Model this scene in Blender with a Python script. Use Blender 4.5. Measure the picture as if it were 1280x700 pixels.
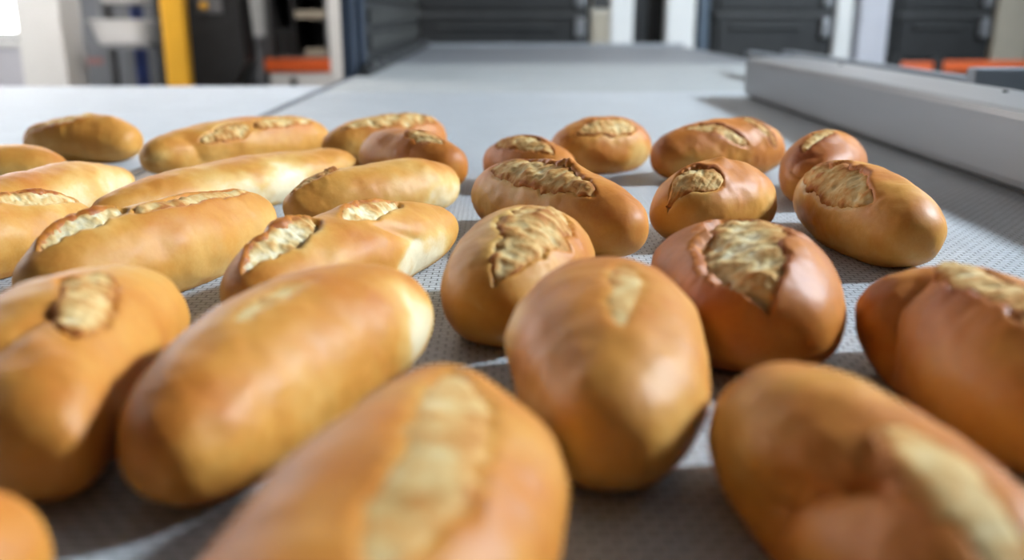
import bpy, bmesh, math, random
import numpy as np
from mathutils import Vector

# ------------------------------------------------------------------ scene, camera, world, exposure
for o in list(bpy.data.objects):
    bpy.data.objects.remove(o, do_unlink=True)
S = bpy.context.scene
COL = S.collection
BELT = 0.90                        # height of the belt surface above the floor

F_PX = 1150.0
cam_d = bpy.data.cameras.new('camera')
cam = bpy.data.objects.new('camera', cam_d)
COL.objects.link(cam)
cam_d.sensor_width = 36.0
cam_d.lens = F_PX * 36.0 / 1280.0
cam_d.clip_start = 0.01
cam_d.dof.use_dof = True
cam_d.dof.focus_distance = 0.74
cam_d.dof.aperture_fstop = 3.5
cam.location = (0, 0, BELT + 0.20)
cam.rotation_euler = (math.pi / 2 - math.atan(338 / F_PX), 0, -math.atan(13 / F_PX))
S.camera = cam

w = bpy.data.worlds.new('world')
S.world = w
w.use_nodes = True
w.node_tree.nodes['Background'].inputs[0].default_value = (0.80, 0.90, 1.0, 1)
w.node_tree.nodes['Background'].inputs[1].default_value = 1.5

S.view_settings.view_transform = 'Standard'
S.view_settings.look = 'None'
S.view_settings.gamma = 1.0
S.view_settings.use_curve_mapping = False
S.view_settings.exposure = 0.10

# strength of the daylight in the window panes and of the added fill lamps
DAY_RIGHT = 10.0
FLOOD = 760.0
DAY_LEFT = 7.5
DAY_BACK = 10.0
FILL_TUBE = 20.0
FILL_TUBE_LEFT = 60.0

# ------------------------------------------------------------------ materials
def new_mat(name):
    m = bpy.data.materials.new(name)
    m.use_nodes = True
    nt = m.node_tree
    return m, nt, nt.nodes['Principled BSDF']

def link(nt, a, b):
    nt.links.new(a, b)

def mat(name, col, rough=0.5, metal=0.0, var=0.12, scale=6.0, bump=0.0, stretch=None, spec=0.5):
    """plain paint / metal with a little procedural mottling"""
    m, nt, p = new_mat(name)
    tc = nt.nodes.new('ShaderNodeTexCoord')
    mp = nt.nodes.new('ShaderNodeMapping')
    if stretch:
        mp.inputs['Scale'].default_value = stretch
    link(nt, tc.outputs['Object'], mp.inputs['Vector'])
    n = nt.nodes.new('ShaderNodeTexNoise')
    n.inputs['Scale'].default_value = scale
    n.inputs['Detail'].default_value = 4
    link(nt, mp.outputs['Vector'], n.inputs['Vector'])
    r = nt.nodes.new('ShaderNodeValToRGB')
    r.color_ramp.elements[0].position = 0.3
    r.color_ramp.elements[1].position = 0.7
    r.color_ramp.elements[0].color = tuple(c * (1 - var) for c in col) + (1,)
    r.color_ramp.elements[1].color = tuple(min(1, c * (1 + var)) for c in col) + (1,)
    link(nt, n.outputs['Fac'], r.inputs['Fac'])
    link(nt, r.outputs['Color'], p.inputs['Base Color'])
    p.inputs['Roughness'].default_value = rough
    p.inputs['Metallic'].default_value = metal
    p.inputs['Specular IOR Level'].default_value = spec
    if bump:
        b = nt.nodes.new('ShaderNodeBump')
        b.inputs['Strength'].default_value = bump
        b.inputs['Distance'].default_value = 0.002
        link(nt, n.outputs['Fac'], b.inputs['Height'])
        link(nt, b.outputs['Normal'], p.inputs['Normal'])
    return m

def emit(name, col, strength):
    m, nt, p = new_mat(name)
    p.inputs['Base Color'].default_value = (*col, 1)
    p.inputs['Emission Color'].default_value = (*col, 1)
    p.inputs['Emission Strength'].default_value = strength
    return m

def belt_mat(name, light, dark, rough, bump=0.5):
    """flat-wire belting: short staggered links with dark slots between"""
    m, nt, p = new_mat(name)
    tc = nt.nodes.new('ShaderNodeTexCoord')
    br = nt.nodes.new('ShaderNodeTexBrick')
    br.inputs['Scale'].default_value = 1.0
    br.inputs['Brick Width'].default_value = 0.0100
    br.inputs['Row Height'].default_value = 0.0058
    br.inputs['Mortar Size'].default_value = 0.00075
    br.inputs['Mortar Smooth'].default_value = 0.5
    br.inputs['Color1'].default_value = (*light, 1)
    br.inputs['Color2'].default_value = tuple(c * 0.90 for c in light) + (1,)
    br.inputs['Mortar'].default_value = (*dark, 1)
    link(nt, tc.outputs['Object'], br.inputs['Vector'])
    n = nt.nodes.new('ShaderNodeTexNoise')
    n.inputs['Scale'].default_value = 9.0
    n.inputs['Detail'].default_value = 5
    link(nt, tc.outputs['Object'], n.inputs['Vector'])
    n2 = nt.nodes.new('ShaderNodeTexNoise')
    n2.inputs['Scale'].default_value = 420.0
    n2.inputs['Detail'].default_value = 2
    link(nt, tc.outputs['Object'], n2.inputs['Vector'])
    mx = nt.nodes.new('ShaderNodeMix')
    mx.data_type = 'RGBA'
    mx.blend_type = 'MULTIPLY'
    mr = nt.nodes.new('ShaderNodeMapRange')
    mr.inputs['From Min'].default_value = 0.3
    mr.inputs['From Max'].default_value = 0.7
    mr.inputs['To Min'].default_value = 0.88
    mr.inputs['To Max'].default_value = 1.0
    link(nt, n.outputs['Fac'], mr.inputs['Value'])
    mr2 = nt.nodes.new('ShaderNodeMapRange')
    mr2.inputs['From Min'].default_value = 0.35
    mr2.inputs['From Max'].default_value = 0.65
    mr2.inputs['To Min'].default_value = 0.80
    mr2.inputs['To Max'].default_value = 1.0
    link(nt, n2.outputs['Fac'], mr2.inputs['Value'])
    mul = nt.nodes.new('ShaderNodeMath')
    mul.operation = 'MULTIPLY'
    link(nt, mr.outputs['Result'], mul.inputs[0])
    link(nt, mr2.outputs['Result'], mul.inputs[1])
    mx.inputs['Factor'].default_value = 1.0
    link(nt, br.outputs['Color'], mx.inputs[6])
    link(nt, mul.outputs[0], mx.inputs[7])
    link(nt, mx.outputs[2], p.inputs['Base Color'])
    p.inputs['Roughness'].default_value = rough
    b = nt.nodes.new('ShaderNodeBump')
    b.inputs['Strength'].default_value = bump
    b.inputs['Distance'].default_value = 0.001
    b.invert = True
    link(nt, br.outputs['Fac'], b.inputs['Height'])
    link(nt, b.outputs['Normal'], p.inputs['Normal'])
    return m

def crust_mat():
    m, nt, p = new_mat('bread_crust')
    at = nt.nodes.new('ShaderNodeAttribute')
    at.attribute_name = 'bake'
    tc = nt.nodes.new('ShaderNodeTexCoord')
    n = nt.nodes.new('ShaderNodeTexNoise')
    n.inputs['Scale'].default_value = 55.0
    n.inputs['Detail'].default_value = 6
    n.inputs['Roughness'].default_value = 0.6
    link(nt, tc.outputs['Object'], n.inputs['Vector'])
    ad = nt.nodes.new('ShaderNodeMath')
    ad.operation = 'MULTIPLY_ADD'
    link(nt, n.outputs['Fac'], ad.inputs[0])
    ad.inputs[1].default_value = 0.16
    link(nt, at.outputs['Fac'], ad.inputs[2])
    sp = nt.nodes.new('ShaderNodeTexNoise')
    sp.inputs['Scale'].default_value = 420.0
    sp.inputs['Detail'].default_value = 2
    link(nt, tc.outputs['Object'], sp.inputs['Vector'])
    ad2 = nt.nodes.new('ShaderNodeMath')
    ad2.operation = 'MULTIPLY_ADD'
    link(nt, sp.outputs['Fac'], ad2.inputs[0])
    ad2.inputs[1].default_value = 0.10
    link(nt, ad.outputs[0], ad2.inputs[2])
    sub = nt.nodes.new('ShaderNodeMath')
    sub.operation = 'SUBTRACT'
    link(nt, ad2.outputs[0], sub.inputs[0])
    sub.inputs[1].default_value = 0.16
    r = nt.nodes.new('ShaderNodeValToRGB')
    cr = r.color_ramp
    cr.elements[0].position = 0.0
    cr.elements[0].color = (0.74, 0.61, 0.39, 1)
    cr.elements[1].position = 1.0
    cr.elements[1].color = (0.11, 0.026, 0.008, 1)
    for pos, c in ((0.20, (0.64, 0.385, 0.120)), (0.40, (0.555, 0.250, 0.044)), (0.58, (0.47, 0.152, 0.018)), (0.80, (0.27, 0.062, 0.009))):
        e = cr.elements.new(pos)
        e.color = (*c, 1)
    link(nt, sub.outputs[0], r.inputs['Fac'])
    link(nt, r.outputs['Color'], p.inputs['Base Color'])
    p.inputs['Roughness'].default_value = 0.52
    p.inputs['Specular IOR Level'].default_value = 0.30
    v = nt.nodes.new('ShaderNodeTexNoise')
    v.inputs['Scale'].default_value = 260.0
    v.inputs['Detail'].default_value = 4
    link(nt, tc.outputs['Object'], v.inputs['Vector'])
    b = nt.nodes.new('ShaderNodeBump')
    b.inputs['Strength'].default_value = 0.16
    b.inputs['Distance'].default_value = 0.0012
    link(nt, v.outputs['Fac'], b.inputs['Height'])
    link(nt, b.outputs['Normal'], p.inputs['Normal'])
    return m

def crumb_mat():
    m, nt, p = new_mat('torn_crumb')
    at = nt.nodes.new('ShaderNodeAttribute')
    at.attribute_name = 'toast'
    tc = nt.nodes.new('ShaderNodeTexCoord')
    n = nt.nodes.new('ShaderNodeTexNoise')
    n.inputs['Scale'].default_value = 130.0
    n.inputs['Detail'].default_value = 5
    n.inputs['Roughness'].default_value = 0.65
    link(nt, tc.outputs['Object'], n.inputs['Vector'])
    ad = nt.nodes.new('ShaderNodeMath')
    ad.operation = 'MULTIPLY_ADD'
    link(nt, n.outputs['Fac'], ad.inputs[0])
    ad.inputs[1].default_value = 0.7
    link(nt, at.outputs['Fac'], ad.inputs[2])
    r = nt.nodes.new('ShaderNodeValToRGB')
    cr = r.color_ramp
    cr.elements[0].position = 0.25
    cr.elements[0].color = (0.70, 0.61, 0.42, 1)
    cr.elements[1].position = 1.0
    cr.elements[1].color = (0.34, 0.11, 0.020, 1)
    for pos, c in ((0.45, (0.63, 0.46, 0.22)), (0.68, (0.56, 0.33, 0.115)), (0.84, (0.47, 0.21, 0.050))):
        e = cr.elements.new(pos)
        e.color = (*c, 1)
    link(nt, ad.outputs[0], r.inputs['Fac'])
    link(nt, r.outputs['Color'], p.inputs['Base Color'])
    p.inputs['Roughness'].default_value = 0.75
    p.inputs['Specular IOR Level'].default_value = 0.25
    b = nt.nodes.new('ShaderNodeBump')
    b.inputs['Strength'].default_value = 0.55
    b.inputs['Distance'].default_value = 0.002
    link(nt, n.outputs['Fac'], b.inputs['Height'])
    link(nt, b.outputs['Normal'], p.inputs['Normal'])
    return m

M = {
    'crust': crust_mat(),
    'crumb': crumb_mat(),
    'belt': belt_mat('white_belt', (0.54, 0.56, 0.585), (0.17, 0.17, 0.17), 0.42),
    'belt_left': belt_mat('white_belt_smooth', (0.57, 0.59, 0.62), (0.40, 0.41, 0.43), 0.65, 0.2),
    'belt_grey': belt_mat('grey_belt', (0.44, 0.44, 0.43), (0.28, 0.28, 0.28), 0.6, 0.2),
    'plate': mat('brushed_plate', (0.22, 0.23, 0.25), 0.5, 0.4, 0.08, 30, stretch=(0.1, 1, 1)),
    'steel': mat('stainless', (0.27, 0.27, 0.28), 0.40, 0.6, 0.06, 14, stretch=(1, 0.08, 1)),
    'frame': mat('frame_steel', (0.40, 0.41, 0.43), 0.45, 0.5, 0.1, 8),
    'black': mat('black_rubber', (0.012, 0.012, 0.013), 0.6, 0, 0.3, 12),
    'dark': mat('dark_panel', (0.020, 0.020, 0.0205), 0.5, 0.1, 0.25, 5),
    'slat': mat('dark_slat', (0.032, 0.032, 0.029), 0.55, 0.1, 0.25, 7),
    'bar': mat('dull_bar', (0.065, 0.065, 0.065), 0.5, 0.4, 0.15, 9),
    'bluedark': mat('blue_black_post', (0.025, 0.035, 0.055), 0.45, 0.2, 0.25, 6),
    'bluegrey': mat('blue_grey_post', (0.10, 0.13, 0.17), 0.45, 0.3, 0.2, 6),
    'white': mat('white_paint', (0.80, 0.80, 0.79), 0.5, 0, 0.03, 5),
    'cream': mat('cream_paint', (0.62, 0.58, 0.50), 0.6, 0, 0.05, 4),
    'lavender': mat('pale_enamel', (0.62, 0.62, 0.68), 0.4, 0, 0.05, 4),
    'beige': mat('beige_board', (0.42, 0.37, 0.29), 0.6, 0, 0.08, 6),
    'orange': mat('orange_bumper', (0.78, 0.13, 0.025), 0.45, 0, 0.08, 10),
    'yellow': mat('yellow_post', (0.80, 0.42, 0.03), 0.45, 0, 0.08, 6),
    'blue': mat('blue_post', (0.06, 0.10, 0.36), 0.45, 0, 0.15, 6),
    'red': mat('faded_red', (0.42, 0.20, 0.19), 0.6, 0, 0.1, 12),
    'grey': mat('grey_enamel', (0.22, 0.23, 0.25), 0.5, 0, 0.08, 5),
    'midgrey': mat('mid_grey_enamel', (0.13, 0.13, 0.135), 0.5, 0, 0.1, 5),
    'plastic': mat('white_plastic', (0.86, 0.86, 0.86), 0.35, 0, 0.02, 5),
    'wall': mat('wall_paint', (0.30, 0.30, 0.30), 0.8, 0, 0.05, 2, 0.1),
    'wall_dark': mat('dark_wall_paint', (0.10, 0.10, 0.105), 0.8, 0, 0.1, 2, 0.1),
    'ceiling': mat('ceiling_paint', (0.20, 0.20, 0.20), 0.85, 0, 0.05, 2),
    'floor': mat('floor_screed', (0.16, 0.155, 0.15), 0.6, 0, 0.15, 3, 0.2),
    'day_right': emit('daylight_pane_cool', (0.74, 0.88, 1.0), DAY_RIGHT),
    'flood': emit('flood_face', (0.74, 0.88, 1.0), FLOOD),
    'day_left': emit('daylight_pane', (1.0, 0.97, 0.93), DAY_LEFT),
    'day_back': emit('daylight_pane_far', (0.96, 0.98, 1.0), DAY_BACK),
    'tube': emit('fill_lamp_tube', (1.0, 0.88, 0.74), FILL_TUBE),
    'fill_tube_left': emit('fill_lamp_tube_bright', (1.0, 0.94, 0.88), FILL_TUBE_LEFT),
}

# ------------------------------------------------------------------ mesh helpers
def link_mesh(name, me, material, parent=None):
    o = bpy.data.objects.new(name, me)
    COL.objects.link(o)
    if material is not None:
        me.materials.append(M[material])
    if parent is not None:
        o.parent = parent
    return o

def box_bm(bm, x0, x1, y0, y1, z0, z1):
    v = [bm.verts.new(c) for c in ((x0, y0, z0), (x1, y0, z0), (x1, y1, z0), (x0, y1, z0),
                                   (x0, y0, z1), (x1, y0, z1), (x1, y1, z1), (x0, y1, z1))]
    for f in ((0, 3, 2, 1), (4, 5, 6, 7), (0, 1, 5, 4), (1, 2, 6, 5), (2, 3, 7, 6), (3, 0, 4, 7)):
        bm.faces.new([v[i] for i in f])

def boxes(name, lst, material, parent=None, bevel=0.0):
    """one mesh from a few boxes, corners given in world coordinates (parents sit at the origin of their children)"""
    bm = bmesh.new()
    for b in lst:
        box_bm(bm, *b)
    if bevel:
        bmesh.ops.bevel(bm, geom=list(bm.edges), offset=bevel, segments=2, affect='EDGES', profile=0.6)
    off = Vector((0, 0, 0))
    p = parent
    while p is not None:
        off += p.location
        p = p.parent
    for v in bm.verts:
        v.co -= off
    me = bpy.data.meshes.new(name)
    bm.to_mesh(me)
    bm.free()
    return link_mesh(name, me, material, parent)

def prism_x(name, prof, x0, x1, material, parent=None, axis='X'):
    """extrude a closed profile; axis X: profile is (y,z); axis Y: profile is (x,z)"""
    bm = bmesh.new()
    A, B = [], []
    for a, b in prof:
        if axis == 'X':
            A.append(bm.verts.new((x0, a, b))); B.append(bm.verts.new((x1, a, b)))
        else:
            A.append(bm.verts.new((a, x0, b))); B.append(bm.verts.new((a, x1, b)))
    n = len(prof)
    bm.faces.new(A); bm.faces.new(B)
    for i in range(n):
        bm.faces.new((A[i], A[(i + 1) % n], B[(i + 1) % n], B[i]))
    bmesh.ops.recalc_face_normals(bm, faces=bm.faces)
    off = Vector((0, 0, 0))
    p = parent
    while p is not None:
        off += p.location
        p = p.parent
    for v in bm.verts:
        v.co -= off
    me = bpy.data.meshes.new(name)
    bm.to_mesh(me)
    bm.free()
    return link_mesh(name, me, material, parent)

def lathe(name, prof, center, material, parent=None, seg=24, axis='Z'):
    """surface of revolution of (radius, height) pairs"""
    bm = bmesh.new()
    rings = []
    for r, z in prof:
        ring = []
        for i in range(seg):
            a = 2 * math.pi * i / seg
            c = (r * math.cos(a), r * math.sin(a), z)
            if axis == 'Y':
                c = (c[0], c[2], c[1])
            if axis == 'X':
                c = (c[2], c[0], c[1])
            ring.append(bm.verts.new(Vector(c) + Vector(center)))
        rings.append(ring)
    for a, b in zip(rings, rings[1:]):
        for i in range(seg):
            bm.faces.new((a[i], a[(i + 1) % seg], b[(i + 1) % seg], b[i]))
    bm.faces.new(rings[0]); bm.faces.new(rings[-1])
    bmesh.ops.recalc_face_normals(bm, faces=bm.faces)
    off = Vector((0, 0, 0))
    p = parent
    while p is not None:
        off += p.location
        p = p.parent
    for v in bm.verts:
        v.co -= off
    me = bpy.data.meshes.new(name)
    bm.to_mesh(me)
    bm.free()
    for f in me.polygons:
        f.use_smooth = len(f.vertices) == 4
    return link_mesh(name, me, material, parent)

def tag(o, label, cat, group=None):
    o['label'] = label
    o['category'] = cat
    if group:
        o['group'] = group
    return o

def thing(name, loc, label, cat, group=None):
    o = bpy.data.objects.new(name, None)
    COL.objects.link(o)
    o.location = loc
    o.empty_display_size = 0.1
    return tag(o, label, cat, group)

def struct(o):
    o['kind'] = 'structure'
    return o

# ------------------------------------------------------------------ the hall
XL, XR, YN, YF, ZC = -5.2, 4.2, -3.0, 7.9, 4.5
struct(boxes('floor', [(XL - .2, XR + .2, YN - .2, YF + .2, -0.1, 0)], 'floor'))
struct(boxes('ceiling', [(XL - .2, XR + .2, YN - .2, YF + .2, ZC, ZC + .1)], 'ceiling'))
struct(boxes('wall_near', [(XL - .2, XR + .2, YN - .2, YN, 0, ZC)], 'wall_dark'))

def wall_with_hole(name, axis, c, a0, a1, holes, thick):
    """wall slab at c along axis ('X' = plane of constant x); holes are (a0,a1,z0,z1), sorted along the wall"""
    lst = []
    cur = a0
    def add(p, q, z0, z1):
        if q - p > 1e-4 and z1 - z0 > 1e-4:
            if axis == 'X':
                lst.append((min(c, c + thick), max(c, c + thick), p, q, z0, z1))
            else:
                lst.append((p, q, min(c, c + thick), max(c, c + thick), z0, z1))
    for h0, h1, z0, z1 in holes:
        add(cur, h0, 0, ZC)
        add(h0, h1, 0, z0)
        add(h0, h1, z1, ZC)
        cur = h1
    add(cur, a1, 0, ZC)
    return struct(boxes(name, lst, 'wall'))

def window(n, axis, c, thick, h, pane_mat, cols, rows):
    """frame, glazing bars and bright panes set into the wall opening"""
    a0, a1, z0, z1 = h
    m = c + thick * 0.5
    t = 0.05
    def bx(p, q, u, v, d0, d1):
        lo, hi = min(m + d0, m + d1), max(m + d0, m + d1)
        return (lo, hi, p, q, u, v) if axis == 'X' else (p, q, lo, hi, u, v)
    root = struct(boxes('window_%d' % n, [bx(a0, a0 + t, z0, z1, -.03, .03), bx(a1 - t, a1, z0, z1, -.03, .03),
                                          bx(a0 + t, a1 - t, z0, z0 + t, -.03, .03), bx(a0 + t, a1 - t, z1 - t, z1, -.03, .03)], 'white'))
    cw = (a1 - a0 - 2 * t) / cols
    rh = (z1 - z0 - 2 * t) / rows
    for i in range(1, cols):
        x = a0 + t + i * cw
        boxes('glazing_bar', [bx(x - .015, x + .015, z0 + t, z1 - t, -.02, .02)], 'white', root)
    for j in range(1, rows):
        z = z0 + t + j * rh
        boxes('glazing_bar', [bx(a0 + t, a1 - t, z - .015, z + .015, -.018, .018)], 'white', root)
    for i in range(cols):
        for j in range(rows):
            boxes('pane', [bx(a0 + t + i * cw, a0 + t + (i + 1) * cw, z0 + t + j * rh, z0 + t + (j + 1) * rh, -.004, .004)], pane_mat, root)
    return root

H_R = (3.2, 5.2, 2.75, 3.85)
H_L1 = (2.2, 4.2, 1.3, 3.4)
H_L2 = (5.0, 7.0, 1.3, 3.4)
H_B = (-5.1, -3.98, 0.88, 3.2)
wall_with_hole('wall_right', 'X', XR, YN, YF, [H_R], 0.2)
wall_with_hole('wall_left', 'X', XL, YN, YF, [H_L1, H_L2], -0.2)
wall_with_hole('wall_back', 'Y', YF, XL, XR, [H_B], 0.2)
window(1, 'X', XR, 0.2, H_R, 'day_right', 2, 2)
window(2, 'X', XL, -0.2, H_L1, 'day_left', 3, 2)
window(3, 'X', XL, -0.2, H_L2, 'day_left', 3, 2)
window(4, 'Y', YF, 0.2, H_B, 'day_back', 2, 2)

# cool flood lamp bracketed to the right wall, above and beside the conveyor
fl = thing('flood_lamp', (XR, 1.5, 3.45), 'cool white flood lamp bracketed to the right wall', 'lamp')
boxes('arm', [(XR - .16, XR, 1.47, 1.53, 3.50, 3.55)], 'frame', fl)
hd = boxes('head', [(-.03, .05, -.26, .26, -.24, .24)], 'midgrey', None, 0.01)
hd.parent = fl
hd.location = (-.20, 0, .02)
hd.rotation_euler = (0, -math.atan2(2.5, 3.8), 0)
fa = boxes('lamp_face', [(-.036, -.031, -.235, .235, -.215, .215)], 'flood', None)
fa.parent = hd

# added batten lamps on rods, out of view, brightening the far half of the hall
ADDED_LAMPS = [(-2.3, 3.9, 'added unseen batten lamp hung over the white tubs and the left pillar'),
         (-1.0, 3.75, 'added unseen batten lamp hung in front of the open cabinet'),
         (0.7, 5.3, 'added unseen batten lamp hung over the far end of the conveyor'),
         (2.3, 5.3, 'added unseen batten lamp hung in front of the rightmost oven')]
for x, y, lab in ADDED_LAMPS:
    zl = 2.4
    t = thing('added_lamp', (x, y, zl), lab, 'lamp', 'added unseen lamps hung from the ceiling')
    boxes('housing', [(x - .62, x + .62, y - .07, y + .07, zl, zl + .09)], 'white', t, 0.01)
    boxes('tube', [(x - .58, x + .58, y - .045, y + .045, zl - .03, zl - .001)], 'fill_tube_left' if y < 4.5 else 'tube', t)
    for dx in (-.5, .5):
        boxes('rod', [(x + dx - .006, x + dx + .006, y - .006, y + .006, zl + .09, ZC)], 'frame', t)

# ------------------------------------------------------------------ conveyors
RAIL, DIV, SEAM = 0.572, -0.467, 2.36
c1 = thing('conveyor', (0, 0, 0), 'white wire-mesh conveyor carrying the bread rolls in the middle', 'conveyor')
boxes('belt', [(DIV + .009, RAIL + .05, -0.75, SEAM, BELT - .02, BELT)], 'belt', c1)
boxes('bed', [(DIV + .009, RAIL + .12, -0.74, SEAM - .01, BELT - .14, BELT - .021)], 'frame', c1)
# guard rail along the right of the belt: folded stainless channel standing on a dark gap
rail_prof = [(RAIL + .006, BELT + .007), (RAIL + .001, BELT + .011), (RAIL, BELT + .018), (RAIL, BELT + .083), (RAIL + .003, BELT + .090),
             (RAIL + .012, BELT + .093), (RAIL + .128, BELT + .095), (RAIL + .134, BELT + .090), (RAIL + .134, BELT - .12), (RAIL + .126, BELT - .12), (RAIL + .126, BELT + .007)]
gr = prism_x('guard_rail', rail_prof, -0.75, 2.20, 'steel', c1, 'Y')
gr['label'] = 'stainless side channel with a flat top'
boxes('rail_gap_shade', [(RAIL + .012, RAIL + .05, -0.74, 2.19, BELT + .0005, BELT + .0065)], 'black', gr)  # black strip painting the shade in the gap under the rail
for y in (0.35, 0.98, 1.24, 1.86):
    lathe('rivet', [(.004, 0), (.004, .0015), (.002, .0026)], (RAIL + .10, y, BELT + .0945), 'bar', gr, 10)
for x in (DIV + .05, RAIL + .05):
    for y in (-0.6, 0.9, 2.25):
        boxes('leg', [(x - .03, x + .03, y - .03, y + .03, 0.0, BELT - .14)], 'frame', c1)
mb = boxes('end_shield', [(0.745, 1.15, 1.47, 1.50, 0.62, 1.012)], 'grey', c1, 0.004)
boxes('bracket', [(0.70, 0.76, 1.472, 1.498, 0.74, 0.80)], 'frame', c1)
for x in (0.80, 0.92):
    boxes('guide_bar', [(x, x + .025, 1.78, 3.1, 0.950, 0.972)], 'grey', c1, 0.004)
for y in (1.9, 2.15):
    boxes('guide_bar_bracket', [(0.70, 0.96, y - .02, y + .02, 0.93, 0.950)], 'frame', c1)

c2 = thing('wide_conveyor', (-1.2, 1, 0), 'smooth white belt at the left edge beyond the thin dark gap', 'conveyor')
boxes('belt', [(-2.35, DIV - .009, -0.75, 2.56, BELT - .02, BELT)], 'belt_left', c2)
boxes('bed', [(-2.34, DIV - .012, -0.74, 2.54, BELT - .14, BELT - .021)], 'frame', c2)
boxes('edge_strip', [(DIV - .0085, DIV + .0085, -0.75, 2.92, BELT - .06, BELT + .0012)], 'bluedark', c2)
for x in (-2.25, DIV - .1):
    for y in (-0.6, 0.9, 2.4):
        boxes('leg', [(x - .03, x + .03, y - .03, y + .03, 0, BELT - .14)], 'frame', c2)

c3 = thing('transfer_conveyor', (0, 4, 0), 'pale grey conveyor leading away from the white belt to the ovens', 'conveyor')
boxes('belt', [(DIV + .009, 1.05, SEAM + .012, 3.62, BELT - .02, BELT - .001)], 'belt_grey', c3)
boxes('end_plate', [(DIV + .009, 1.05, 3.63, 5.5, BELT - .02, BELT - .004)], 'plate', c3)
boxes('bed', [(DIV + .009, 1.05, SEAM + .02, 5.48, BELT - .16, BELT - .021)], 'frame', c3)
boxes('end_lip', [(DIV + .009, 1.05, 5.45, 5.5, BELT - .0035, BELT + .012)], 'frame', c3)
for x in (DIV + .06, 1.0):
    for y in (2.6, 4.0, 5.35):
        boxes('leg', [(x - .03, x + .03, y - .03, y + .03, 0, BELT - .16)], 'frame', c3)
# chain running in a guide along the left of the transfer conveyor
ch = boxes('chain_guide', [(DIV + .008, DIV + .055, 2.96, 5.44, BELT, BELT + .006)], 'black', c3)
y = 2.98
k = 0
while y < 5.3:
    boxes('chain_link', [(DIV + .014, DIV + .050, y, y + .115, BELT + .0065, BELT + (.034 if k % 2 else .020))], 'bar' if k % 2 else 'black', ch, 0.004)
    y += .135
    k += 1

# dark slatted housing along the left of the transfer conveyor
hs = thing('side_housing', (-.47, 4.2, 0), 'tall dark slatted housing beside the far conveyor', 'housing')
boxes('panel', [(DIV - .030, DIV - .012, 3.07, 5.5, 0.0, 2.3)], 'dark', hs)
boxes('post', [(DIV - .030, DIV + .004, 2.96, 3.05, 0.0, 2.3)], 'bluedark', hs, 0.004)
boxes('post', [(DIV - .011, DIV + .004, 3.16, 3.26, 0.0, 2.3)], 'bluedark', hs, 0.002)
for i in range(14):
    z = 0.96 + i * .09
    boxes('slat', [(DIV - .011, DIV + .002, 3.42, 5.46, z, z + .055)], 'slat', hs)
boxes('top_rail', [(DIV - .030, DIV + .004, 2.96, 5.5, 2.301, 2.36)], 'bluedark', hs)

# ------------------------------------------------------------------ machines along the back of the hall
YB = 6.8
K = YB * 0.959 / 1150.0
def bx_(px):                       # sideways position on the row of ovens
    return (px - 627) * K

def oven(p0, p1, label, post_right=True):
    x0, x1 = bx_(p0), bx_(p1)
    t = thing('rack_oven', ((x0 + x1) / 2, YB, 0), label, 'oven', 'ovens along the back of the hall')
    boxes('body', [(x0, x1, YB, YB + .7, 0.10, 2.2)], 'dark', t, 0.01)
    boxes('plinth', [(x0 + .02, x1 - .02, YB + .05, YB + .7, 0.0, 0.10)], 'black', t)
    for i in range(5):             # deck doors with a dull bar between each two
        z = 0.42 + i * .34
        d = boxes('door', [(x0 + .05, x1 - .12, YB - .03, YB, z, z + .27)], 'dark', t, 0.006)
        boxes('handle', [(x0 + .15, x1 - .24, YB - .065, YB - .045, z + .215, z + .235),
                         (x0 + .18, x0 + .20, YB - .047, YB - .03, z + .215, z + .235), (x1 - .29, x1 - .27, YB - .047, YB - .03, z + .215, z + .235)], 'bar', d)
        boxes('deck_bar', [(x0 + .03, x1 - .03, YB - .045, YB, z + .285, z + .325)], 'bar', t, 0.004)
    if post_right:
        for z in (0.30, 0.98, 1.09, 1.62):
            boxes('hinge', [(x1 - .10, x1 - .03, YB - .06, YB, z - .07 if z != 1.09 else z + .03, z + (.06 if z != 1.09 else .20))], 'steel', t, 0.01)
    return t

oven(520, 737, 'wide black deck oven straight beyond the far end of the conveyor')
oven(890, 1046, 'black deck oven between two white columns, right of the black doorway')
oven(1120, 1246, 'black deck oven with orange bumper at the far right, beyond the orange guard bar')

gb = thing('guard_bar', (bx_(1215), YB - .5, 0), 'orange guard bar on dark posts in front of the rightmost oven', 'guard bar')
kb = (YB - .5) * .959 / 1150
boxes('bar', [((1134 - 627) * kb, (1178 - 627) * kb, YB - .52, YB - .48, .70, .762)], 'orange', gb, 0.008)
boxes('bar', [((1190 - 627) * kb, (1310 - 627) * kb, YB - .52, YB - .48, .70, .772)], 'orange', gb, 0.008)
for px in (1130, 1184, 1312):
    boxes('post', [((px - 5 - 627) * kb, (px + 5 - 627) * kb, YB - .53, YB - .47, 0, .80)], 'dark', gb, 0.006)

def column(p0, p1, material, label, y0=YB - .05, name='column', d=.16, cap=True, ztop=ZC, k=None):
    kk = (y0 * 0.959 / 1150.0) if k is None else k
    x0, x1 = (p0 - 627) * kk, (p1 - 627) * kk
    t = thing(name, ((x0 + x1) / 2, y0, 0), label, 'column')
    boxes('shaft', [(x0, x1, y0, y0 + d, 0.04, ztop)], material, t, 0.008)
    boxes('foot', [(x0 - .003, x1 + .003, y0 - .02, y0 + d + .02, 0, 0.04)], 'frame', t)
    return t

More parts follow.
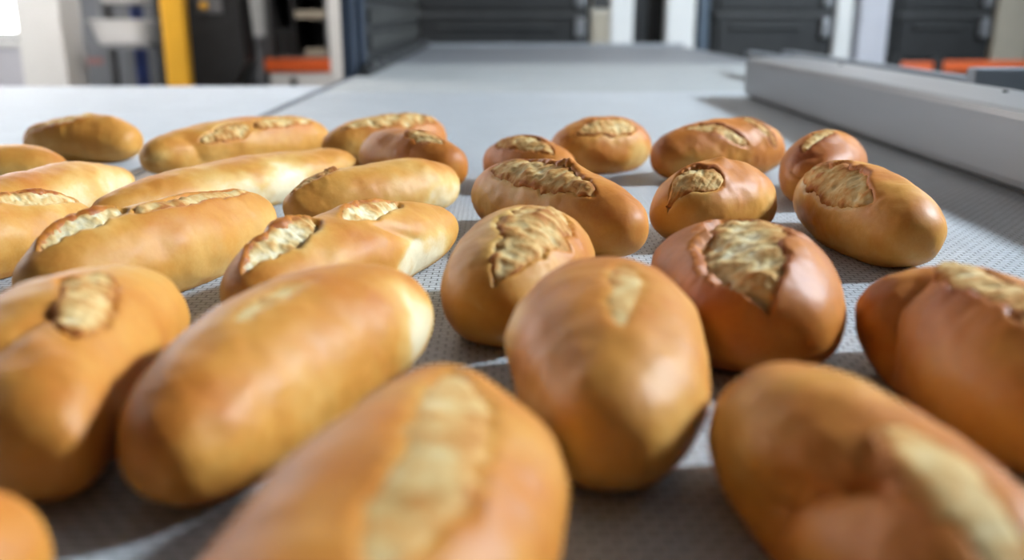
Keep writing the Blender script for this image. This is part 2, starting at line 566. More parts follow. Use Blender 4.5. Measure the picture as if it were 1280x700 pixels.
cb = thing('cupboard', (bx_(752), YB, 0), 'narrow beige cupboard between the black oven and a white column', 'cupboard')
boxes('carcass', [(bx_(739), bx_(764), YB - .02, YB + .5, 0, 2.0)], 'cream', cb, 0.005)
boxes('door', [(bx_(741), bx_(762), YB - .04, YB - .02, 0.1, 1.08)], 'beige', cb, 0.004)
boxes('door', [(bx_(741), bx_(762), YB - .04, YB - .02, 1.11, 1.95)], 'bar', cb, 0.004)
column(765, 793, 'white', 'white column left of the black doorway in the back')
column(836, 871, 'white', 'white column right of the black doorway in the back')
dw = thing('doorway', (bx_(814), YB + .3, 0), 'dark doorway between the two white columns', 'doorway')
boxes('frame', [(bx_(791), bx_(797), YB + .1, YB + .3, 0, 2.3), (bx_(832), bx_(838), YB + .1, YB + .3, 0, 2.3), (bx_(791), bx_(838), YB + .1, YB + .3, 2.3, 2.4)], 'black', dw)
for i in range(4):
    a = 797 + i * 8.75
    boxes('dark_fill', [(bx_(a), bx_(a + 8.4), YB + .16 + .01 * (i % 2), YB + .168 + .01 * (i % 2), 0.02, 2.3)], 'black', dw)  # black strips put in for the darkness of the open doorway
column(876, 888, 'bluegrey', 'slim blue-grey post left of the middle black oven', d=.08)
column(1049, 1070, 'white', 'narrow white column touching the right of the middle oven')
column(1079, 1116, 'lavender', 'pale lavender column left of the rightmost oven')
column(1252, 1296, 'beige', 'beige column at the far right edge behind the steel rail')

# left of the housing: cupboards, columns, machine, tubs (about 5 m away)
YL = 5.0
KL = YL * 0.959 / 1150.0
def lx(px):
    return (px - 627) * KL
def lz(py):
    return 1.1 - (py - 12) * KL * 1.02

cab = thing('shelf_cabinet', (lx(372), YL, 0), 'dark grey open cabinet with an orange band and white drawers', 'cabinet')
x0, x1 = lx(332), lx(411)
boxes('carcass', [(x0, x0 + .02, YL, YL + .5, 0, 1.9), (x1 - .02, x1, YL, YL + .5, 0, 1.9), (x0 + .02, x1 - .02, YL + .48, YL + .5, 0, 1.9), (x0 + .02, x1 - .02, YL, YL + .48, 1.88, 1.9)], 'midgrey', cab)
boxes('divider', [(x0 + .13, x0 + .15, YL + .02, YL + .48, 0.86, 1.88)], 'dark', cab)
for z in (lz(68), 1.25, 1.55):
    boxes('shelf', [(x0 + .02, x1 - .02, YL + .02, YL + .48, z - .02, z)], 'midgrey', cab)
boxes('shelf', [(x0 + .15, x1 - .02, YL + .02, YL + .48, lz(22), lz(13))], 'beige', cab)
boxes('band', [(x0 - .015, x1 + .015, YL - .03, YL, lz(86), lz(70))], 'orange', cab, 0.004)
for i in range(3):
    z = lz(87) - i * .2
    d = boxes('drawer', [(x0 + .005, x1 - .005, YL - .02, YL, z - .19, z)], 'white', cab, 0.004)
    lathe('knob', [(.008, 0), (.02, -.01), (.018, -.022), (.008, -.026)], (lx(364), YL - .0205, z - .045), 'black', d, 16, 'Y')
ct = tag(boxes('storage_box', [(lx(376), lx(403), YL + .06, YL + .36, lz(68) + .001, lz(68) + .035)], 'beige', None, 0.004), 'low beige box on the shelf above the orange band', 'box')
bx2 = tag(boxes('storage_box', [(lx(340), lx(360), YL + .06, YL + .36, lz(68) + .001, lz(68) + .14)], 'dark', None, 0.004), 'dark box in the left part of the open cabinet', 'box')
column(410, 433, 'white', 'bright white column between the cabinet and the dark housing', YL - .1, d=.1)
column(299, 330, 'white', 'white column between the black machine and the open cabinet', YL + .3, d=.12)
bnch = thing('bench', (lx(300), YL, 0), 'low grey bench in front of the white column, left of the cabinet', 'bench')
boxes('top', [(lx(270), lx(329), YL - .05, YL + .22, lz(44) - .03, lz(44))], 'grey', bnch, 0.004)
boxes('front', [(lx(272), lx(328), YL - .03, YL + .2, 0, lz(44) - .03)], 'grey', bnch)

mc = thing('dough_machine', (lx(262), YL - .3, 0), 'black machine with a tapering hood behind the yellow post', 'machine')
ky = (YL - .3) * 0.959 / 1150
def mx_(px):
    return (px - 627) * ky
prof = [(mx_(196), 0.1), (mx_(284), 0.1), (mx_(284), .74), (mx_(303), .86), (mx_(297), 1.3), (mx_(288), 1.7), (mx_(200), 1.7)]
prism_x('hood', prof, YL - .3, YL - .08, 'black', mc, 'Y')
boxes('base', [(mx_(200), mx_(282), YL - .28, YL - .1, 0, .1)], 'midgrey', mc)
boxes('control_panel', [(mx_(250), mx_(280), YL - .31, YL - .30, 1.08, 1.35)], 'midgrey', mc, 0.003)
lathe('button', [(.02, 0), (.02, -.012), (.014, -.018)], (mx_(258), YL - .3105, 1.118), 'yellow', mc, 16, 'Y')
yp = thing('guard_post', (mx_(226), YL - .4, 0), 'yellow guard post in front of the black machine', 'post')
boxes('tube', [(mx_(212), mx_(241), YL - .42, YL - .35, 0.01, 1.75)], 'yellow', yp, 0.012)
boxes('base_plate', [(mx_(205), mx_(248), YL - .46, YL - .31, 0, .01)], 'yellow', yp)

# white tubs on a rack with a blue upright
rk = thing('tub_rack', (lx(155), YL, 0), 'grey rack with a blue upright carrying two white tubs', 'rack')
boxes('upright', [(lx(145), lx(160), YL + .205, YL + .235, 0.02, 1.9)], 'blue', rk, 0.004)
for x in (112, 188):
    boxes('back_post', [(lx(x), lx(x + 8), YL + .2, YL + .24, 0, 1.9)], 'midgrey', rk)
boxes('foot', [(lx(112), lx(196), YL - .12, YL + .24, 0.0, 0.02)], 'midgrey', rk)
for z in (0.55, 0.925):
    boxes('shelf', [(lx(114), lx(194), YL - .12, YL + .2, z - .015, z)], 'grey', rk)
boxes('shelf', [(lx(114), lx(194), YL + .10, YL + .2, 1.115, 1.13)], 'grey', rk)
def tub(z, s, hh, label, yo=.0):
    t = thing('tub', (lx(157), YL + .02 + yo, z), label, 'tub', 'white tubs on the rack')
    cx = lx(157)
    ax = (lx(200) - lx(114)) / 2 * s
    bm = bmesh.new()
    rings = []
    for r, zz in ((.72, 0), (.80, .012), (.96, hh - .012), (1.0, hh - .01), (1.0, hh), (.93, hh), (.76, .015)):
        ring = []
        for i in range(28):
            a = 2 * math.pi * i / 28
            ca, sa = math.cos(a), math.sin(a)
            q = lambda v: math.copysign(abs(v) ** .6, v)
            ring.append(bm.verts.new((ax * r * q(ca), .13 * r * q(sa), zz)))
        rings.append(ring)
    for a, b in zip(rings, rings[1:]):
        for i in range(28):
            bm.faces.new((a[i], a[(i + 1) % 28], b[(i + 1) % 28], b[i]))
    bm.faces.new(rings[0][::-1]); bm.faces.new(rings[-1])
    bmesh.ops.recalc_face_normals(bm, faces=bm.faces)
    me = bpy.data.meshes.new('shell')
    bm.to_mesh(me); bm.free()
    link_mesh('shell', me, 'plastic', t)
    lathe('grip', [(.012, -.02), (.012, .02)], (cx + ax * .97, YL + .02 + yo, z + hh * .8), 'plastic', t, 10, 'Y')
tub(0.926, 1.0, 0.125, 'lower white tub on the rack, in front of the grey cabinet')
tub(1.131, .8, 0.11, 'upper white tub on the rack, cut off by the top of the picture', .05)

gc = thing('grey_cabinet', (lx(108), YL + .45, 0), 'plain grey cabinet between the left white column and the tubs', 'cabinet')
kg = (YL + .45) * .959 / 1150
gx = lambda px: (px - 627) * kg
boxes('carcass', [(gx(76), gx(196), YL + .45, YL + .9, 0.05, 1.8)], 'grey', gc, 0.006)
boxes('plinth', [(gx(78), gx(194), YL + .48, YL + .9, 0, .05)], 'black', gc)
for a, b in ((77, 135), (137, 195)):
    d = boxes('door', [(gx(a), gx(b), YL + .43, YL + .45, .1, 1.78)], 'grey', gc, 0.003)
    boxes('handle', [(gx(b if a < 100 else a + 6) - .03, gx(b if a < 100 else a + 6) - .015, YL + .41, YL + .43, .95, 1.25)], 'frame', d)
boxes('sticker', [(gx(90), gx(126), YL + .4285, YL + .43, .80, .835)], 'red', gc)

wc = thing('tiled_pillar', (lx(50), YL - .2, 0), 'broad white pillar near the left edge in front of the bright window', 'pillar')
kw = (YL - .2) * .959 / 1150
wx = lambda px: (px - 627) * kw
boxes('shaft', [(wx(21), wx(77), YL - .2, YL + .05, 0.12, ZC)], 'white', wc, 0.01)
boxes('foot', [(wx(19), wx(79), YL - .22, YL + .07, 0, .12)], 'grey', wc)
lw = thing('low_partition', (lx(0), YL + .6, 0), 'low pale partition under the bright window at the left edge', 'partition')
boxes('panel', [(-3.9, wx(19) - .08, YL + .6, YL + .68, 0.02, .89)], 'lavender', lw)
boxes('cap', [(-3.92, wx(19) - .06, YL + .58, YL + .70, .89, .92)], 'white', lw)
boxes('foot', [(-3.9, wx(19) - .08, YL + .58, YL + .70, 0, .02)], 'frame', lw)

# ------------------------------------------------------------------ bread rolls
def _hash(ix, iy, iz, seed):
    n = (ix * 374761393 + iy * 668265263 + iz * 2147483647 + seed * 974711) & 0xffffffff
    n = ((n ^ (n >> 13)) * 1274126177) & 0xffffffff
    n = ((n ^ (n >> 16)) * 2246822519) & 0xffffffff
    return ((n ^ (n >> 15)) & 0xffff) / 32767.5 - 1.0

def vnoise(P, scale, seed):
    """smooth value noise in -1..1 at points P (n,3)"""
    q = P * scale + 100.0
    i = np.floor(q).astype(np.int64)
    f = q - i
    f = f * f * f * (f * (f * 6 - 15) + 10)
    out = 0
    for dx in (0, 1):
        wx_ = f[..., 0] if dx else 1 - f[..., 0]
        for dy in (0, 1):
            wy_ = f[..., 1] if dy else 1 - f[..., 1]
            for dz in (0, 1):
                wz_ = f[..., 2] if dz else 1 - f[..., 2]
                out = out + wx_ * wy_ * wz_ * _hash(i[..., 0] + dx, i[..., 1] + dy, i[..., 2] + dz, seed)
    return out

def fbm(P, scale, seed, octv=3):
    a, s, out = 1.0, scale, 0
    for k in range(octv):
        out = out + a * vnoise(P, s, seed + 17 * k)
        a *= 0.5
        s *= 2.1
    return out

def sstep(x):
    x = np.clip(x, 0, 1)
    return x * x * (3 - 2 * x)

class Loaf:
    def __init__(s, L, W, H, tp, bend, seed, lump):
        s.L, s.W, s.H, s.tp, s.bend, s.seed, s.lump = L, W, H, tp, bend, seed, lump
    def surf(s, t, ph):
        """t in -1..1 along the loaf, ph angle round it (0 = +y side, pi/2 = top)"""
        t = np.clip(t, -1, 1)
        r = np.maximum(1 - t * t, 0) ** 0.36
        zc = .42 * s.H
        wd = s.W / 2 * r * (1 + s.tp * t)
        c, n = np.cos(ph), np.sin(ph)
        top = n >= 0
        y = np.where(top, wd * c, wd * np.sign(c) * np.abs(c) ** .7)
        hh = 1 + .5 * s.tp * t
        z = np.where(top, zc + (s.H * hh - zc) * r * n, zc - zc * np.minimum(1, 1.25 * r * np.abs(n)))
        x = s.L / 2 * t
        P = np.stack([x, y, z], -1)
        d = s.lump * fbm(P, 22.0, s.seed, 2) + .0005 * fbm(P, 95.0, s.seed + 5, 2)
        P = P + np.stack([np.zeros_like(x), c, np.maximum(n, -.2)], -1) * (d * np.clip(r * 1.6, 0, 1))[..., None]
        P[..., 1] += s.bend * (t * t - .4) * s.L
        P[..., 2] = np.maximum(P[..., 2], 0.0)
        return P

def normals(P, flip=False):
    a = np.gradient(P, axis=0)
    b = np.gradient(P, axis=1)
    n = np.cross(a, b)
    l = np.linalg.norm(n, axis=-1, keepdims=True)
    n = n / np.maximum(l, 1e-12)
    return n

def seg_coords(lf, t, sa, sc):
    """coordinates along (tau -1..1) and across (metres) a score given as t0,s0,t1,s1"""
    t0, s0, t1, s1 = sc[:4]
    kx, ky = lf.L / 2, lf.W / 2 * 1.05
    ax, ay, bx, by = t0 * kx, s0 * ky, t1 * kx, s1 * ky
    dx, dy = bx - ax, by - ay
    ln = math.hypot(dx, dy)
    dx, dy = dx / ln, dy / ln
    x, y = t * kx - (ax + bx) / 2, sa * ky - (ay + by) / 2
    return (x * dx + y * dy) / (ln / 2), -x * dy + y * dx, ln, (dx, dy)

def jag(tau, seed, ln):
    P = np.stack([tau * ln * .5, np.zeros_like(tau) + .3, np.zeros_like(tau)], -1)
    return .75 * fbm(P, 62.0, seed, 2) + .22 * vnoise(P, 330.0, seed + 3)

def score_width(tau, hw, seed, ln, side):
    w_ = hw * np.maximum(1 - np.abs(tau) ** 2.4, 0) ** .6
    return w_ * (1 + .36 * jag(tau, seed + 7 * side, ln))

NU, NP = 150, 112
def make_roll(idx, spec):
    X, Y, a, L, W, H, tp, bend = spec['p']
    seed = 31 + idx * 13
    lf = Loaf(L, W, H, tp, bend, seed, spec.get('lump', .0020))
    u = np.linspace(-math.pi / 2, math.pi / 2, NU)
    u = u * (1 - 1e-3)
    ph = np.linspace(0, 2 * math.pi, NP, endpoint=False)
    U, PH = np.meshgrid(np.sin(u), ph, indexing='ij')
    B = lf.surf(U, PH)
    ext = np.concatenate([B[:, -1:], B, B[:, :1]], 1)
    N = normals(ext)[:, 1:-1]
    cen = np.array([0, 0, .42 * H])
    if ((B - cen) * N).sum() < 0:
        N = -N
    Tp = np.roll(B, -1, 1) - np.roll(B, 1, 1)         # growing ph = towards -y on top
    Tp /= np.maximum(np.linalg.norm(Tp, axis=-1, keepdims=True), 1e-9)
    Tu = np.gradient(B, axis=0)
    Tu /= np.maximum(np.linalg.norm(Tu, axis=-1, keepdims=True), 1e-9)
    SA = math.pi / 2 - PH
    SA = (SA + math.pi) % (2 * math.pi) - math.pi
    bake = spec.get('bake', .5) + .07 * fbm(B, 34.0, seed + 3, 3) + .10 * fbm(B, 15.0, seed + 4, 2)
    up = np.clip(N[..., 2], -1, 1)
    bake = bake + .10 * sstep(up * 1.1) - .10 * sstep((.35 - B[..., 2] / H) * 3) * (up > -.6)
    disp = np.zeros_like(U)
    shift = np.zeros_like(B)
    kx, ky = L / 2, W / 2 * 1.05
    for pts, dep, wid in spec.get('creases', []):
        dmin = np.full(U.shape, 9.0)
        for (ta, sa_), (tb, sb_) in zip(pts, pts[1:]):
            px, py = U * kx - ta * kx, SA * ky - sa_ * ky
            ex, ey = (tb - ta) * kx, (sb_ - sa_) * ky
            q = np.clip((px * ex + py * ey) / (ex * ex + ey * ey), 0, 1)
            dmin = np.minimum(dmin, np.hypot(px - q * ex, py - q * ey))
        disp -= dep * np.exp(-(dmin / wid) ** 1.3)
    for t_, s_, rad, stn in spec.get('pale', []):
        d = np.hypot(U * kx - t_ * kx, (SA - s_) * ky)
        bake -= stn * sstep(1.25 - d / rad + .25 * fbm(B, 60.0, seed + 9, 2))
    for t_, s_, rad, hgt_ in spec.get('peaks', []):
        d = np.hypot(U * kx - t_ * kx, (SA - s_) * ky)
        disp += hgt_ * np.exp(-(d / rad) ** 1.4)
    patches = []
    for si, sc in enumerate(spec.get('scores', [])):
        t0, s0, t1, s1, hw, dep, earp, earn, kind = sc
        tau, dl, ln, (dx, dy) = seg_coords(lf, U, SA, sc)
        sd = seed + 50 * si
        wp = score_width(tau, hw, sd, ln, 0)
        wn = score_width(tau, hw, sd, ln, 1)
        ins = np.minimum(wp - dl, wn + dl)                # >0 inside
        ins = np.where(np.abs(tau) < 1, ins, -.02)
        near = np.abs(SA) < 2.3
        if kind == 'faint':
            soft = sstep((ins + .001 + .002 * fbm(B, 120.0, sd + 5, 2)) / .007) * near
            disp -= dep * soft
            bake -= soft * (.12 + .10 * fbm(B, 75.0, sd + 6, 3))
            patches.append((sc, sd))
            continue
        m = sstep((ins + .0012) / .0034) * near
        disp -= dep * m
        env = np.clip(1 - tau ** 2, 0, 1) ** .6 * (np.abs(tau) < 1) * near
        for ear, sg, we in ((earp, 1, wp), (earn, -1, wn)):
            if ear == 0:
                continue
            dd = sg * dl - we                              # metres outside that lip
            g = np.exp(-(np.maximum(dd, 0) / .010) ** 1.5) * (dd > -.0035) * env
            g = g * (1 + .30 * jag(tau, sd + 91, ln))
            disp += ear * g
            across = (Tp * (-dx) + Tu * (-dy)) * sg        # direction of growing |delta|
            shift -= across * (ear * .55 * g)[..., None]
            bake += np.clip(ear / .004, 0, 1.2) * .30 * np.exp(-(np.maximum(dd, 0) / .0035)) * (dd > -.004) * env
        for ear, sg, we in ((earp, 1, wp), (earn, -1, wn)):
            if ear < .002 and kind != 'faint':             # no lip on this side: the torn skin fades into the crust
                dd = np.maximum(sg * dl - we, 0) + 9 * (sg * dl < 0)
                bake -= .20 * np.exp(-dd / .007) * env * (1 + .5 * fbm(B, 90.0, sd + 33, 2))
        halo = np.exp(-(np.maximum(-ins, 0) / .006)) * env * (ins < 0)
        bake -= .06 * halo
        bake = np.where(m > .5, bake - .15, bake)
        patches.append((sc, sd))
    V = B + N * disp[..., None] + shift
    V[..., 2] = np.maximum(V[..., 2], 0.0)
    verts = np.concatenate([V.reshape(-1, 3), V[0].mean(0)[None], V[-1].mean(0)[None]], 0)
    i = np.arange(NU - 1)[:, None] * NP
    j = np.arange(NP)[None]
    j2 = (j + 1) % NP
    quads = np.stack([i + j, i + j2, i + NP + j2, i + NP + j], -1).reshape(-1, 4)
    faces = quads.tolist()
    n0 = NU * NP
    for q in range(NP):
        faces.append([n0, (q + 1) % NP, q])
        faces.append([n0 + 1, (NU - 1) * NP + q, (NU - 1) * NP + (q + 1) % NP])
    me = bpy.data.meshes.new('bread_roll')
    me.from_pydata(verts.tolist(), [], faces)
    bm = bmesh.new()
    bm.from_mesh(me)
    bmesh.ops.recalc_face_normals(bm, faces=bm.faces)
    bm.to_mesh(me)
    bm.free()
    at = me.attributes.new('bake', 'FLOAT', 'POINT')
    bk = np.concatenate([bake.ravel(), [bake[0].mean(), bake[-1].mean()]]).astype(np.float32)
    at.data.foreach_set('value', np.clip(bk, 0.02, .98))
    me.polygons.foreach_set('use_smooth', [True] * len(me.polygons))
    o = link_mesh('bread_roll', me, 'crust')
    o.location = (X, Y, BELT + .0002)
    o.rotation_euler = (0, 0, a)
    tag(o, spec['label'], 'bread roll', 'bread rolls on the conveyor')
    # torn crumb showing in each score: a finer sheet dipping under the lips
    for sc, sd in patches:
        t0, s0, t1, s1, hw, dep, earp, earn, kind = sc
        nt_, nd = 84, 40
        tau = np.linspace(-.985, .985, nt_)
        dl = np.linspace(-1, 1, nd)
        TA, DL = np.meshgrid(tau, dl, indexing='ij')
        dx, dy = (t1 - t0) * kx, (s1 - s0) * ky
        ln = math.hypot(dx, dy)
        dx, dy = dx / ln, dy / ln
        wp = score_width(TA, hw, sd, ln, 0)
        wn = score_width(TA, hw, sd, ln, 1)
        D = np.where(DL > 0, DL * (wp + .0030), DL * (wn + .0030))
        xx = (t0 + t1) / 2 * kx + TA * ln / 2 * dx - D * dy
        yy = (s0 + s1) / 2 * ky + TA * ln / 2 * dy + D * dx
        tt = np.clip(xx / kx, -.995, .995)
        ss = yy / ky
        P = lf.surf(tt, math.pi / 2 - ss)
        Nn = normals(P)
        if (Nn[..., 2]).sum() < 0:
            Nn = -Nn
        q = np.where(DL > 0, D / np.maximum(wp, 1e-5), -D / np.maximum(wn, 1e-5))   # 0 centre .. 1 lip
        q = np.clip(q, 0, 1.6)
        rough = fbm(P, 130.0, sd + 3, 3)
        # torn strands run across the score
        Q = np.stack([TA * ln * .5, D * .22, np.zeros_like(D)], -1)
        strand = fbm(Q, 300.0, sd + 8, 2)
        if kind == 'open':                                # steep torn face falling from the + lip to the - lip
            f = np.clip((D / np.where(D > 0, np.maximum(wp, 1e-5), np.maximum(wn, 1e-5))) * .5 + .5, 0, 1)
            if earn > earp:
                f = 1 - f
            hgt = -dep * .92 * (1 - f ** 1.2) + max(earp, earn) * .85 * f ** 1.6 * np.clip(1 - TA ** 2, 0, 1) ** .6
            big = fbm(P, 70.0, sd + 21, 2)
            hgt = hgt + (.0024 if hw > .02 else .0006) * big
            toast = .15 + (.30 if hw > .02 else .60) * np.clip(f - .72, 0, 1) / .28 + .20 * rough + .10 * strand + .26 * big
        elif kind == 'bloom':                             # rough bulging bloom
            hgt = -dep * .22 + (dep * .45 + .0006) * np.sqrt(np.clip(1 - q * q, 0, 1))
            big = fbm(P, 60.0, sd + 21, 2)
            hgt = hgt + .0016 * big
            toast = .34 + .16 * big + .12 * rough + .14 * strand
        else:                                             # shallow closed score
            hgt = -dep * .55 * np.ones_like(q) - .0010 * sstep((q - .5) / .5)
            toast = .30 + .20 * fbm(P, 80.0, sd + 21, 3) + .30 * sstep((q - .55) / .45)
        amp = {'open': .0010, 'bloom': .0011, 'faint': .00012}[kind]
        hgt = hgt + amp * rough + amp * .30 * strand
        edge = sstep((q - .88) / .30)
        if kind == 'bloom':                               # toasted towards the rim
            toast = toast + .26 * sstep((q - .45) / .5)
        hgt = hgt * (1 - edge) - edge * (dep * .9 + .0012)
        tend = sstep((np.abs(TA) - .90) / .085)
        hgt = hgt * (1 - tend) - tend * (dep * .6 + .0015)
        G = P + Nn * hgt[..., None]
        G[..., 2] = np.maximum(G[..., 2], .0005)
        fi = (np.arange(nt_ - 1)[:, None] * nd + np.arange(nd - 1)[None])
        fq = np.stack([fi, fi + nd, fi + nd + 1, fi + 1], -1).reshape(-1, 4)
        pm = bpy.data.meshes.new('torn_split')
        pm.from_pydata(G.reshape(-1, 3).tolist(), [], fq.tolist())
        at = pm.attributes.new('toast', 'FLOAT', 'POINT')
        at.data.foreach_set('value', np.clip(toast + spec.get('toast', 0), 0, 1).astype(np.float32).ravel())
        pm.polygons.foreach_set('use_smooth', [True] * len(pm.polygons))
        c = link_mesh('torn_split', pm, 'crumb', o)
        c['label'] = 'pale torn crumb in the split crust'
    return o

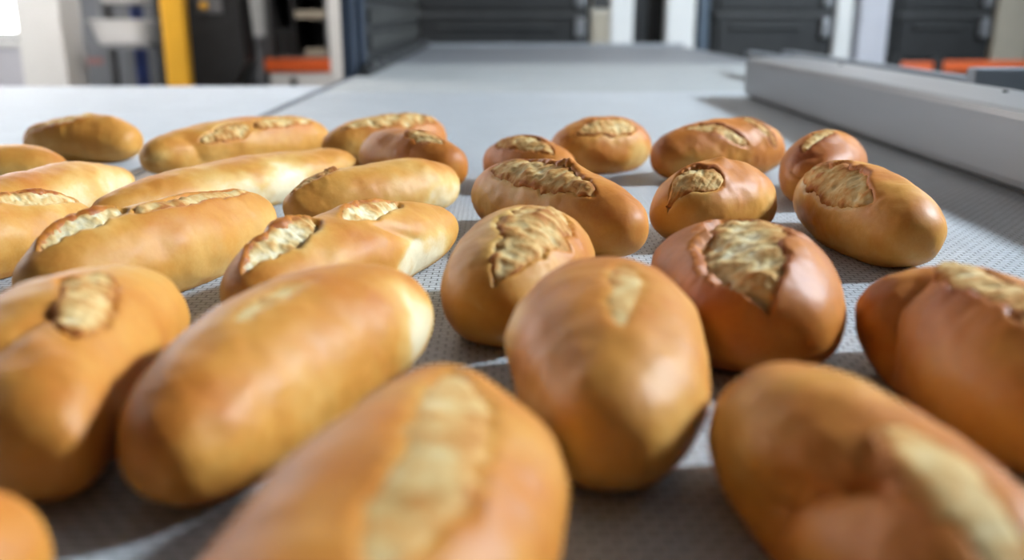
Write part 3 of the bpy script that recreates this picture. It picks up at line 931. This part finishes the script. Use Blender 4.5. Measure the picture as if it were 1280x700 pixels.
ROLLS = [
#R0
    {'label': 'golden roll with a lifted ridge lying alone at the far left on the white belt', 'p': (-0.5762, 1.2793, -0.1683, 0.1645, 0.0857, 0.0597, 0.04, -0.0256), 'bake': 0.42, 'peaks': [(0.14, -0.2, 0.016, 0.006), (0.55, -0.15, 0.022, 0.005)], 'scores': [(-0.85, -0.95, 0.3, -0.25, 0.015, 0.002, 0, 0.005, 'bloom')]},
    {'label': 'plain tan roll cut off by the left edge, farthest back of those there', 'p': (-0.5824, 1.0447, 0.0807, 0.171, 0.075, 0.055, -0.0047, 0.0011), 'bake': 0.38},
    {'label': 'smooth pale golden roll at the left edge, left of the very long smooth loaf', 'p': (-0.4346, 0.8566, 1.3387, 0.258, 0.0756, 0.057, 0.0157, -0.0037), 'bake': 0.34, 'pale': [(0.6, -1.2, 0.035, 0.25), (0.14, -1.4, 0.04, 0.22)]},
    {'label': 'torn roll cut off by the left edge, with white crumb and brown crust lip', 'p': (-0.405, 0.7, 1.1, 0.2, 0.074, 0.057, 0, 0), 'bake': 0.42, 'scores': [(-0.55, -0.15, 0.15, -0.15, 0.013, 0.005, 0.005, 0.001, 'open'), (0.1, -0.15, 0.9, -0.2, 0.015, 0.006, 0.006, 0.001, 'open')]},
    {'label': 'longest smooth golden loaf with a pale floury flank, lying behind the torn long loaf', 'p': (-0.2746, 0.9558, 0.9672, 0.338, 0.074, 0.0515, 0.0901, -0.0192), 'bake': 0.4, 'pale': [(-0.2, -1.5, 0.05, 0.2), (0.28, -1.6, 0.05, 0.26), (0.1, -1.6, 0.05, 0.2)]},
    {'label': 'long tan loaf at left with two ragged splits along its top, in sharp focus', 'p': (-0.2549, 0.6799, 1.1478, 0.2451, 0.08, 0.0638, -0.1013, 0.0147), 'bake': 0.38, 'scores': [(-0.88, 0.02, -0.28, 0.02, 0.015, 0.007, 0.007, 0.0015, 'open'), (-0.34, -0.3, 0.74, -0.25, 0.01, 0.005, 0.003, 0.003, 'bloom')]},
    {'label': 'smooth tan roll lying before the reddish ended roll, left of centre', 'p': (-0.1221, 0.8961, 0.7588, 0.2004, 0.075, 0.0576, 0.0581, 0.0274), 'bake': 0.4, 'scores': [(-0.95, 0.15, -0.45, 0.05, 0.013, 0.004, 0.002, 0.003, 'bloom')], 'pale': [(0.6, -1.6, 0.035, 0.3)]},
    {'label': 'small roll with a shiny reddish-brown end peeking out behind a smooth tan roll', 'p': (-0.1066, 1.0865, -0.8567, 0.1744, 0.0794, 0.0663, -0.0475, 0.0192), 'bake': 0.53, 'scores': [(0.1, -0.35, 0.75, -0.1, 0.013, 0.004, 0.002, 0.002, 'bloom')], 'creases': [([(0.45, -1.0), (0.4, 0.6)], 0.002, 0.01)]},
    {'label': 'broad roll with flat toasted split at the far middle left, beside the long two-split loaf', 'p': (-0.1574, 1.2591, 0.6415, 0.1841, 0.0801, 0.0636, 0.1042, 0.0137), 'bake': 0.48, 'scores': [(-0.78, -0.35, 0.8, -0.55, 0.019, 0.004, 0, 0.003, 'bloom')]},
    {'label': 'long two-split loaf with a knobbly shiny left end, far back on the left', 'p': (-0.3426, 1.213, 0.8839, 0.281, 0.08, 0.0638, 0.0418, -0.0103), 'bake': 0.44, 'scores': [(-0.55, -0.95, -0.02, -0.75, 0.013, 0.004, 0.001, 0.003, 'bloom'), (0.02, -0.75, 0.8, -0.45, 0.012, 0.004, 0.001, 0.003, 'bloom')], 'creases': [([(-0.66, -0.6), (-0.56, -1.8)], 0.004, 0.01)], 'pale': [(-0.97, -1.3, 0.02, 0.15)]},
    {'label': 'torn loaf with a big brown-lipped opening, behind the smooth pale-ended loaf', 'p': (-0.1112, 0.6553, 1.078, 0.247, 0.0809, 0.0596, -0.0644, -0.0435), 'bake': 0.42, 'scores': [(-0.93, 0.0, -0.26, -0.05, 0.017, 0.008, 0.008, 0.001, 'open'), (-0.12, -0.3, 0.5, -0.1, 0.013, 0.006, 0.006, 0.0015, 'open')], 'creases': [([(0.02, -0.7), (0.3, -1.3), (0.12, -1.8)], 0.004, 0.007)], 'pale': [(0.5, -1.75, 0.035, 0.4), (0.26, -1.8, 0.03, 0.3)]},
    {'label': 'round golden roll with a wide fibrous split, near the centre', 'p': (0.011, 0.5865, 1.3182, 0.1601, 0.0937, 0.0733, 0.0853, 0.0151), 'bake': 0.46, 'lump': 0.0012, 'scores': [(-0.96, -0.28, 0.4, -0.38, 0.025, 0.003, 0.001, 0.002, 'bloom')], 'pale': [(-0.82, 0.8, 0.03, 0.1)]},
    {'label': 'large roll with a ragged top and an upstanding crust peak, at the centre', 'p': (0.0494, 0.8017, -0.9669, 0.215, 0.0891, 0.0697, -0.1086, -0.0242), 'bake': 0.44, 'scores': [(-0.7, -0.48, 0.66, -0.52, 0.022, 0.0022, 0.003, 0.0005, 'bloom')], 'peaks': [(0.12, 0.02, 0.009, 0.006)], 'pale': [(-0.6, -1.5, 0.03, 0.15)]},
    {'label': 'small ragged roll half hidden behind the roll with the crust peak', 'p': (0.0312, 1.0663, -0.8983, 0.1326, 0.0796, 0.0571, 0.0068, 0.0041), 'bake': 0.5, 'scores': [(-0.6, -0.5, 0.8, -0.3, 0.017, 0.005, 0.003, 0.002, 'bloom')]},
    {'label': 'orange-brown roll lying alone at the far centre, on the white belt', 'p': (0.1286, 1.1868, 0.532, 0.1408, 0.0855, 0.0681, 0.0001, 0.0001), 'bake': 0.52, 'scores': [(-0.75, -0.6, 0.5, -0.75, 0.017, 0.003, 0.003, 0.0005, 'bloom')], 'pale': [(0.5, -1.9, 0.03, 0.25)]},
    {'label': 'shiny orange roll with two splits at the far right of centre', 'p': (0.2677, 1.1357, 0.4873, 0.1936, 0.0855, 0.0709, 0.0929, -0.0107), 'bake': 0.58, 'scores': [(-0.6, -0.15, 0.12, -1.25, 0.011, 0.004, 0.003, 0.003, 'bloom'), (0.3, -0.1, 0.62, -1.35, 0.009, 0.004, 0.003, 0.003, 'bloom')], 'pale': [(-0.75, -1.8, 0.025, 0.15)]},
    {'label': 'plump roll with a ragged split over its upper left, before the two-split orange roll', 'p': (0.1939, 0.8244, 0.7326, 0.1374, 0.0905, 0.0691, 0.0272, -0.0028), 'bake': 0.48, 'scores': [(-0.88, 0.15, -0.45, -0.8, 0.023, 0.0022, 0.004, 0.0005, 'bloom')], 'peaks': [(-0.02, -0.15, 0.008, 0.005)], 'pale': [(0.4, -1.6, 0.035, 0.22)]},
    {'label': 'roll with a cream split on top, half hidden at right near the steel rail', 'p': (0.3547, 1.0046, 1.0573, 0.161, 0.088, 0.0718, 0.0706, 0.0003), 'bake': 0.56, 'scores': [(-0.75, 0.35, 0.0, -0.15, 0.013, 0.005, 0.002, 0.004, 'bloom')], 'creases': [([(-0.92, 1.2), (-0.85, -0.2)], 0.004, 0.009)]},
    {'label': 'wide reddish-brown roll torn open across its middle, right of centre', 'p': (0.1481, 0.5453, -1.5119, 0.1678, 0.1104, 0.0728, 0.0319, -0.045), 'bake': 0.58, 'lump': 0.0022, 'toast': 0.06, 'peaks': [(0.19, 0.1, 0.01, 0.003), (0.46, 0.4, 0.012, 0.004)], 'scores': [(-0.52, 0.0, 0.98, -0.36, 0.034, 0.008, 0.003, 0.002, 'open')]},
    {'label': 'smooth oval roll with a domed split at its left, right of the plump ragged roll', 'p': (0.3152, 0.781, -1.504, 0.2047, 0.0889, 0.071, -0.0407, -0.0161), 'bake': 0.48, 'scores': [(-0.72, -0.72, 0.62, -0.78, 0.023, 0.003, 0.004, 0.0005, 'bloom')], 'pale': [(-0.5, -1.4, 0.03, 0.25)]},
    {'label': 'large orange roll cut off by the right edge, with dark shaded left end', 'p': (0.2467, 0.4341, -1.5253, 0.1952, 0.1008, 0.0698, -0.0006, -0.0171), 'bake': 0.54, 'scores': [(-0.42, -0.2, 0.62, -0.05, 0.019, 0.006, 0.002, 0.004, 'bloom')], 'creases': [([(-0.48, -0.35), (-0.42, -0.95), (-0.28, -1.7)], 0.016, 0.016)]},
    {'label': 'large smooth roll pointing at the camera, with one short pale score on top', 'p': (0.0527, 0.4235, -1.6438, 0.1875, 0.0967, 0.0753, -0.1558, -0.0203), 'bake': 0.46, 'lump': 0.0018, 'scores': [(-0.36, 0.12, 0.55, 0.05, 0.012, 0.002, 0, 0, 'faint')], 'peaks': [(-0.03, -1.25, 0.03, 0.006)], 'pale': [(-0.03, -1.25, 0.022, 0.34)], 'creases': [([(0.1, -1.6), (0.6, -1.3)], 0.003, 0.014)]},
    {'label': 'blurred roll at the left edge with a short deep split and pinched side', 'p': (-0.2089, 0.4196, -1.4392, 0.1933, 0.0909, 0.073, -0.1072, 0.1256), 'bake': 0.44, 'scores': [(-0.36, 0.35, 0.42, 0.55, 0.014, 0.005, 0.002, 0.002, 'bloom')], 'creases': [([(0.25, 0.25), (0.5, -0.15), (0.62, -0.6)], 0.006, 0.01)], 'pale': [(0.1, -0.1, 0.03, 0.12)]},
    {'label': 'blurred two-lobed roll at the bottom right with a wide pale split', 'p': (0.1323, 0.2953, -1.3929, 0.1881, 0.0867, 0.0647, 0.0405, 0.0072), 'bake': 0.5, 'scores': [(0.02, 0.12, 0.9, -0.2, 0.016, 0.002, 0, 0, 'faint')], 'creases': [([(0.22, -0.4), (0.1, -0.95), (-0.08, -1.7)], 0.019, 0.018)], 'pale': [(-0.47, -1.2, 0.04, 0.18)]},
    {'label': 'smooth loaf with a white floury right end, second from the left in front', 'p': (-0.1048, 0.4258, 1.2042, 0.2203, 0.0873, 0.0698, 0.0973, -0.0642), 'bake': 0.45, 'lump': 0.001, 'scores': [(-0.4, -0.08, 0.24, -0.14, 0.007, 0.0016, 0, 0, 'faint')], 'pale': [(0.66, -1.5, 0.036, 0.34)]},
    {'label': 'blurred loaf nearest the camera at bottom centre, with a long pale score', 'p': (-0.0384, 0.2749, -1.8056, 0.2135, 0.103, 0.0704, 0.0605, -0.0967), 'bake': 0.48, 'scores': [(-0.7, 0.05, 0.62, 0.45, 0.02, 0.0022, 0, 0, 'faint')]},
    {'label': 'blurred roll of which only one end shows in the bottom left corner', 'p': (-0.2187, 0.2229, -2.366, 0.1687, 0.0803, 0.0604, -0.0133, 0.0017), 'bake': 0.46, 'scores': [(-0.8, 0.5, -0.2, 0.6, 0.012, 0.003, 0, 0, 'faint')]},
#R1
]
for i, sp_ in enumerate(ROLLS):
    make_roll(i, sp_)
